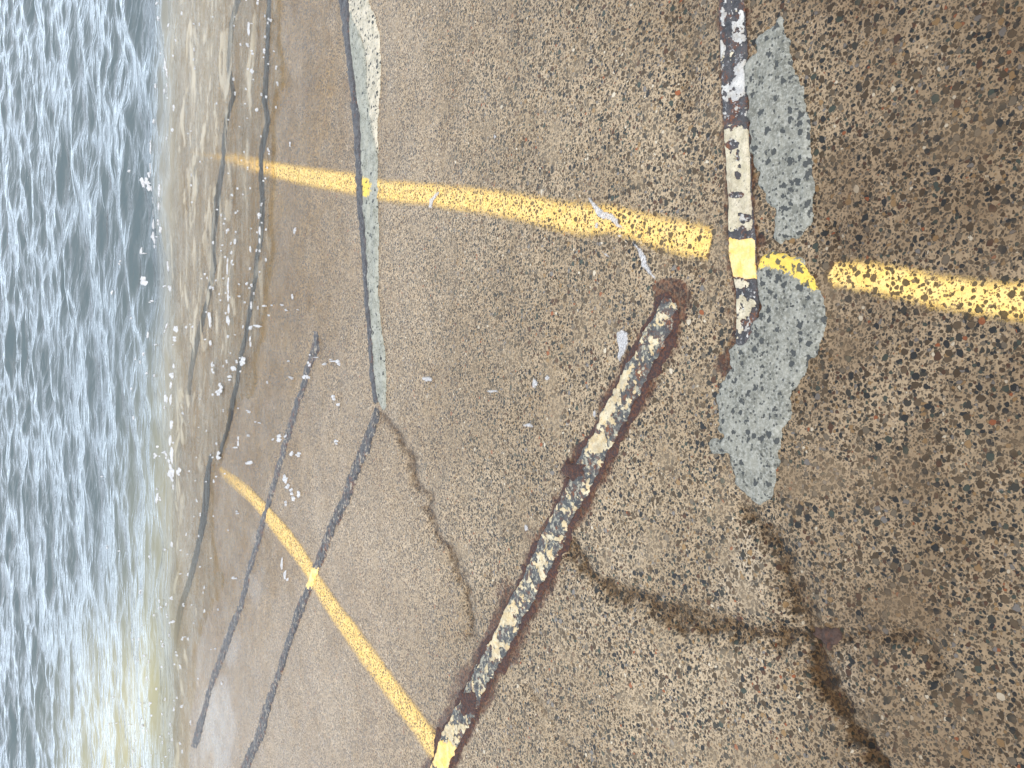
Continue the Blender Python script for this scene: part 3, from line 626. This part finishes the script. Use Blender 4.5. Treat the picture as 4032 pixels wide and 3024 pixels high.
# flecks riding on the wash: nobody could count them
FL = []
def fl_(ox, oy, L, k=K):
    for p in Q(ox, oy, L, k): FL.append(p)
for ox, oy, L in ((0, 0, [(1640, 200, 12, 45), (1636, 300, 14, 12), (1660, 350, 8, 22), (1656, 465, 14, 20), (1685, 720, 8, 22), (1735, 245, 6, 10), (1733, 340, 6, 20), (1690, 15, 10, 20), (1690, 1400, 9, 26), (1695, 1520, 9, 60), (1640, 1630, 6, 40), (1540, 1560, 14, 26), (1515, 1640, 6, 14), (1485, 1500, 5, 16), (1885, 940, 6, 20), (1915, 1500, 10, 22)]),
                  (0, 1008, [(1492, 60, 7, 60), (1500, 190, 7, 60), (1503, 300, 8, 70), (1497, 420, 12, 40), (1500, 515, 10, 16), (1372, 390, 8, 55), (1375, 570, 5, 24), (1560, 260, 14, 8), (1640, 320, 8, 26), (1640, 470, 16, 20), (1690, 455, 30, 10), (1640, 560, 8, 40), (1600, 670, 20, 30), (1580, 700, 22, 22), (1530, 740, 20, 26), (1500, 790, 22, 18), (1440, 850, 16, 34), (1420, 890, 18, 20), (1480, 685, 10, 12), (1385, 720, 7, 26), (1730, 325, 7, 8), (1770, 320, 8, 6), (1830, 318, 20, 8), (1860, 350, 14, 8), (1750, 385, 8, 8), (1945, 350, 10, 6), (1905, 260, 6, 22), (1740, 820, 8, 10), (1610, 1005, 18, 12), (1618, 1165, 18, 9), (1612, 1345, 34, 14), (1545, 1200, 8, 30), (1520, 1240, 18, 10), (1425, 1290, 14, 26), (2020, 640, 10, 12), (2015, 700, 14, 20), (1990, 770, 22, 26), (2005, 800, 16, 22), (2060, 655, 30, 6), (2110, 700, 24, 10), (2150, 680, 30, 12), (2190, 690, 20, 24), (1900, 790, 26, 10), (1890, 680, 16, 6), (2165, 920, 14, 18), (2190, 960, 14, 18), (1820, 1180, 20, 24), (1780, 1185, 10, 10), (1900, 1275, 16, 20), (1935, 1290, 20, 16), (1865, 1165, 12, 12), (1860, 1440, 20, 36), (1880, 1500, 30, 30), (1900, 1560, 22, 30), (1940, 1550, 12, 30), (1860, 1600, 12, 22), (2180, 1210, 18, 18), (1690, 1080, 20, 6), (1660, 1075, 8, 6), (1460, 1410, 8, 10), (1540, 1655, 8, 8)]),
                  (0, 2016, [(1170, 555, 6, 16), (1148, 590, 6, 18), (1206, 598, 7, 12), (1148, 660, 6, 14), (1175, 695, 7, 14), (1525, 425, 20, 10), (1545, 8, 14, 8), (1480, 118, 5, 7), (1418, 630, 7, 10), (1150, 200, 6, 26), (1120, 240, 6, 10), (1370, 890, 5, 5), (1400, 885, 5, 6), (1055, 1060, 4, 16), (1152, 1365, 5, 16), (1230, 1370, 5, 16), (1438, 1115, 8, 16), (1280, 1080, 5, 8), (1855, 420, 8, 40), (1835, 310, 5, 50), (1870, 430, 8, 16)])):
    for p in Q(ox, oy, L): FL.append(('r', p))
for ox, oy, L in ((0, 0, [(905, 1160, 22, 24), (885, 1180, 10, 30), (920, 1130, 6, 20), (925, 1220, 16, 40), (945, 1285, 22, 30), (962, 1330, 12, 70), (955, 1430, 16, 60), (945, 1520, 18, 50), (968, 1570, 18, 35), (955, 1100, 7, 40), (982, 950, 6, 50), (965, 1070, 6, 26), (1052, 1210, 14, 26), (1048, 1260, 8, 26), (1040, 1340, 6, 30), (1030, 1440, 18, 24), (1045, 1480, 16, 30), (1000, 1535, 12, 6), (1075, 390, 8, 50), (1062, 440, 8, 14), (1090, 470, 8, 30), (1130, 370, 6, 18), (1200, 90, 8, 22), (1020, 25, 8, 16), (1020, 110, 7, 20), (1092, 165, 7, 14), (1138, 700, 9, 26), (1138, 840, 9, 20), (1080, 900, 6, 18), (1055, 600, 6, 24), (1002, 560, 6, 22), (988, 785, 6, 20), (835, 1110, 8, 10), (1300, 390, 6, 20), (1155, 265, 5, 12), (1080, 550, 5, 14), (905, 1620, 6, 40), (925, 1640, 30, 6)]),
                  (0, 1008, [(920, 160, 22, 32), (1065, 60, 14, 30), (1070, 195, 22, 26), (1035, 190, 10, 10), (955, 295, 12, 10), (1008, 575, 6, 6), (940, 635, 7, 12), (848, 662, 6, 10), (965, 505, 8, 22), (715, 240, 5, 18), (740, 40, 6, 16), (845, 860, 7, 8), (1010, 770, 7, 14), (1145, 720, 12, 24), (1125, 780, 18, 26), (1118, 830, 12, 30), (1160, 470, 14, 30), (1160, 540, 14, 20), (1080, 465, 8, 30), (1090, 900, 14, 40), (1122, 950, 8, 50), (1140, 1100, 12, 30), (1130, 1200, 8, 60), (1135, 1300, 12, 60), (1045, 1275, 26, 12), (1062, 1300, 10, 20), (1000, 1290, 12, 24), (1095, 1350, 24, 36), (1080, 1400, 26, 30), (1120, 1410, 26, 30), (1105, 1450, 20, 22), (1165, 1400, 18, 30), (1110, 1490, 8, 22), (965, 760, 8, 8), (1020, 1560, 8, 50), (862, 1050, 6, 12)])):
    for p in Q(ox, oy, L): FL.append(('w', p))
r_ = random.Random(5)
for i in range(230):                          # fine specks strewn through the wash
    v_ = r_.uniform(-100, 3100); f0 = np.interp(v_, [p[1] for p in front], [p[0] for p in front])
    u_ = f0 - abs(r_.gauss(0, 170)) - 10
    FL.append(('w' if u_ < 720 else 'r', (u_, v_, r_.uniform(1.5, 4), r_.uniform(2.5, 9))))
VV, FF, EE = [], [], []
for i, (kd, (cu, cv, ru, rv)) in enumerate(FL):
    pr = pxw if kd == 'w' else px
    n = 16; ring = []
    nb_ = 1 if max(ru, rv) < 6 else 3
    for b in range(nb_):
        ou, ov = (0, 0) if nb_ == 1 else (r_.uniform(-.5, .5) * ru, r_.uniform(-.7, .7) * rv)
        ss = 1 if nb_ == 1 else r_.uniform(.35, .75)
        base = len(VV)
        rr = [r_.uniform(.55, 1.15) for _ in range(n)]
        for lev, hgt in ((1.0, -.001), (.75, .006), (.0, .009)):
            for j in range(n if lev else 1):
                a = 6.283 * j / n; q = rr[j] * lev * ss
                x, y = pr(cu + ou + ru * q * math.cos(a), cv + ov + rv * q * math.sin(a))
                VV.append((float(x), float(y), hgt)); EE.append(.35 if lev == 1 else 1)
        for j in range(n):
            k2 = (j + 1) % n
            FF.append((base + j, base + k2, base + n + k2, base + n + j)); FF.append((base + n + j, base + n + k2, base + 2 * n))
VA = np.array(VV); zz = seaz(VA[:, 0], VA[:, 1]); gz = ground(VA[:, 0], VA[:, 1])
VA[:, 2] += np.maximum(zz, gz)
me = bpy.data.meshes.new('foam_flecks'); me.from_pydata(VA.tolist(), [], FF); me.update()
at = me.attributes.new('edge', 'FLOAT', 'POINT'); at.data.foreach_set('value', np.array(EE, np.float32))
me.polygons.foreach_set('use_smooth', np.ones(len(FF), bool)); me.materials.append(M_FOAM)
M_FL = M_FOAM.copy(); M_FL.name = 'foam fleck'; me.materials.clear(); me.materials.append(M_FL)
for nd in M_FL.node_tree.nodes:
    if nd.type == 'MAP_RANGE': nd.inputs[4].default_value = .97; nd.inputs[1].default_value = .0; nd.inputs[2].default_value = .4
fo = bpy.data.objects.new('foam', me); S.collection.objects.link(fo)
tag(fo, 'white foam flecks scattered along the edge of the wash', 'foam', kind='stuff')
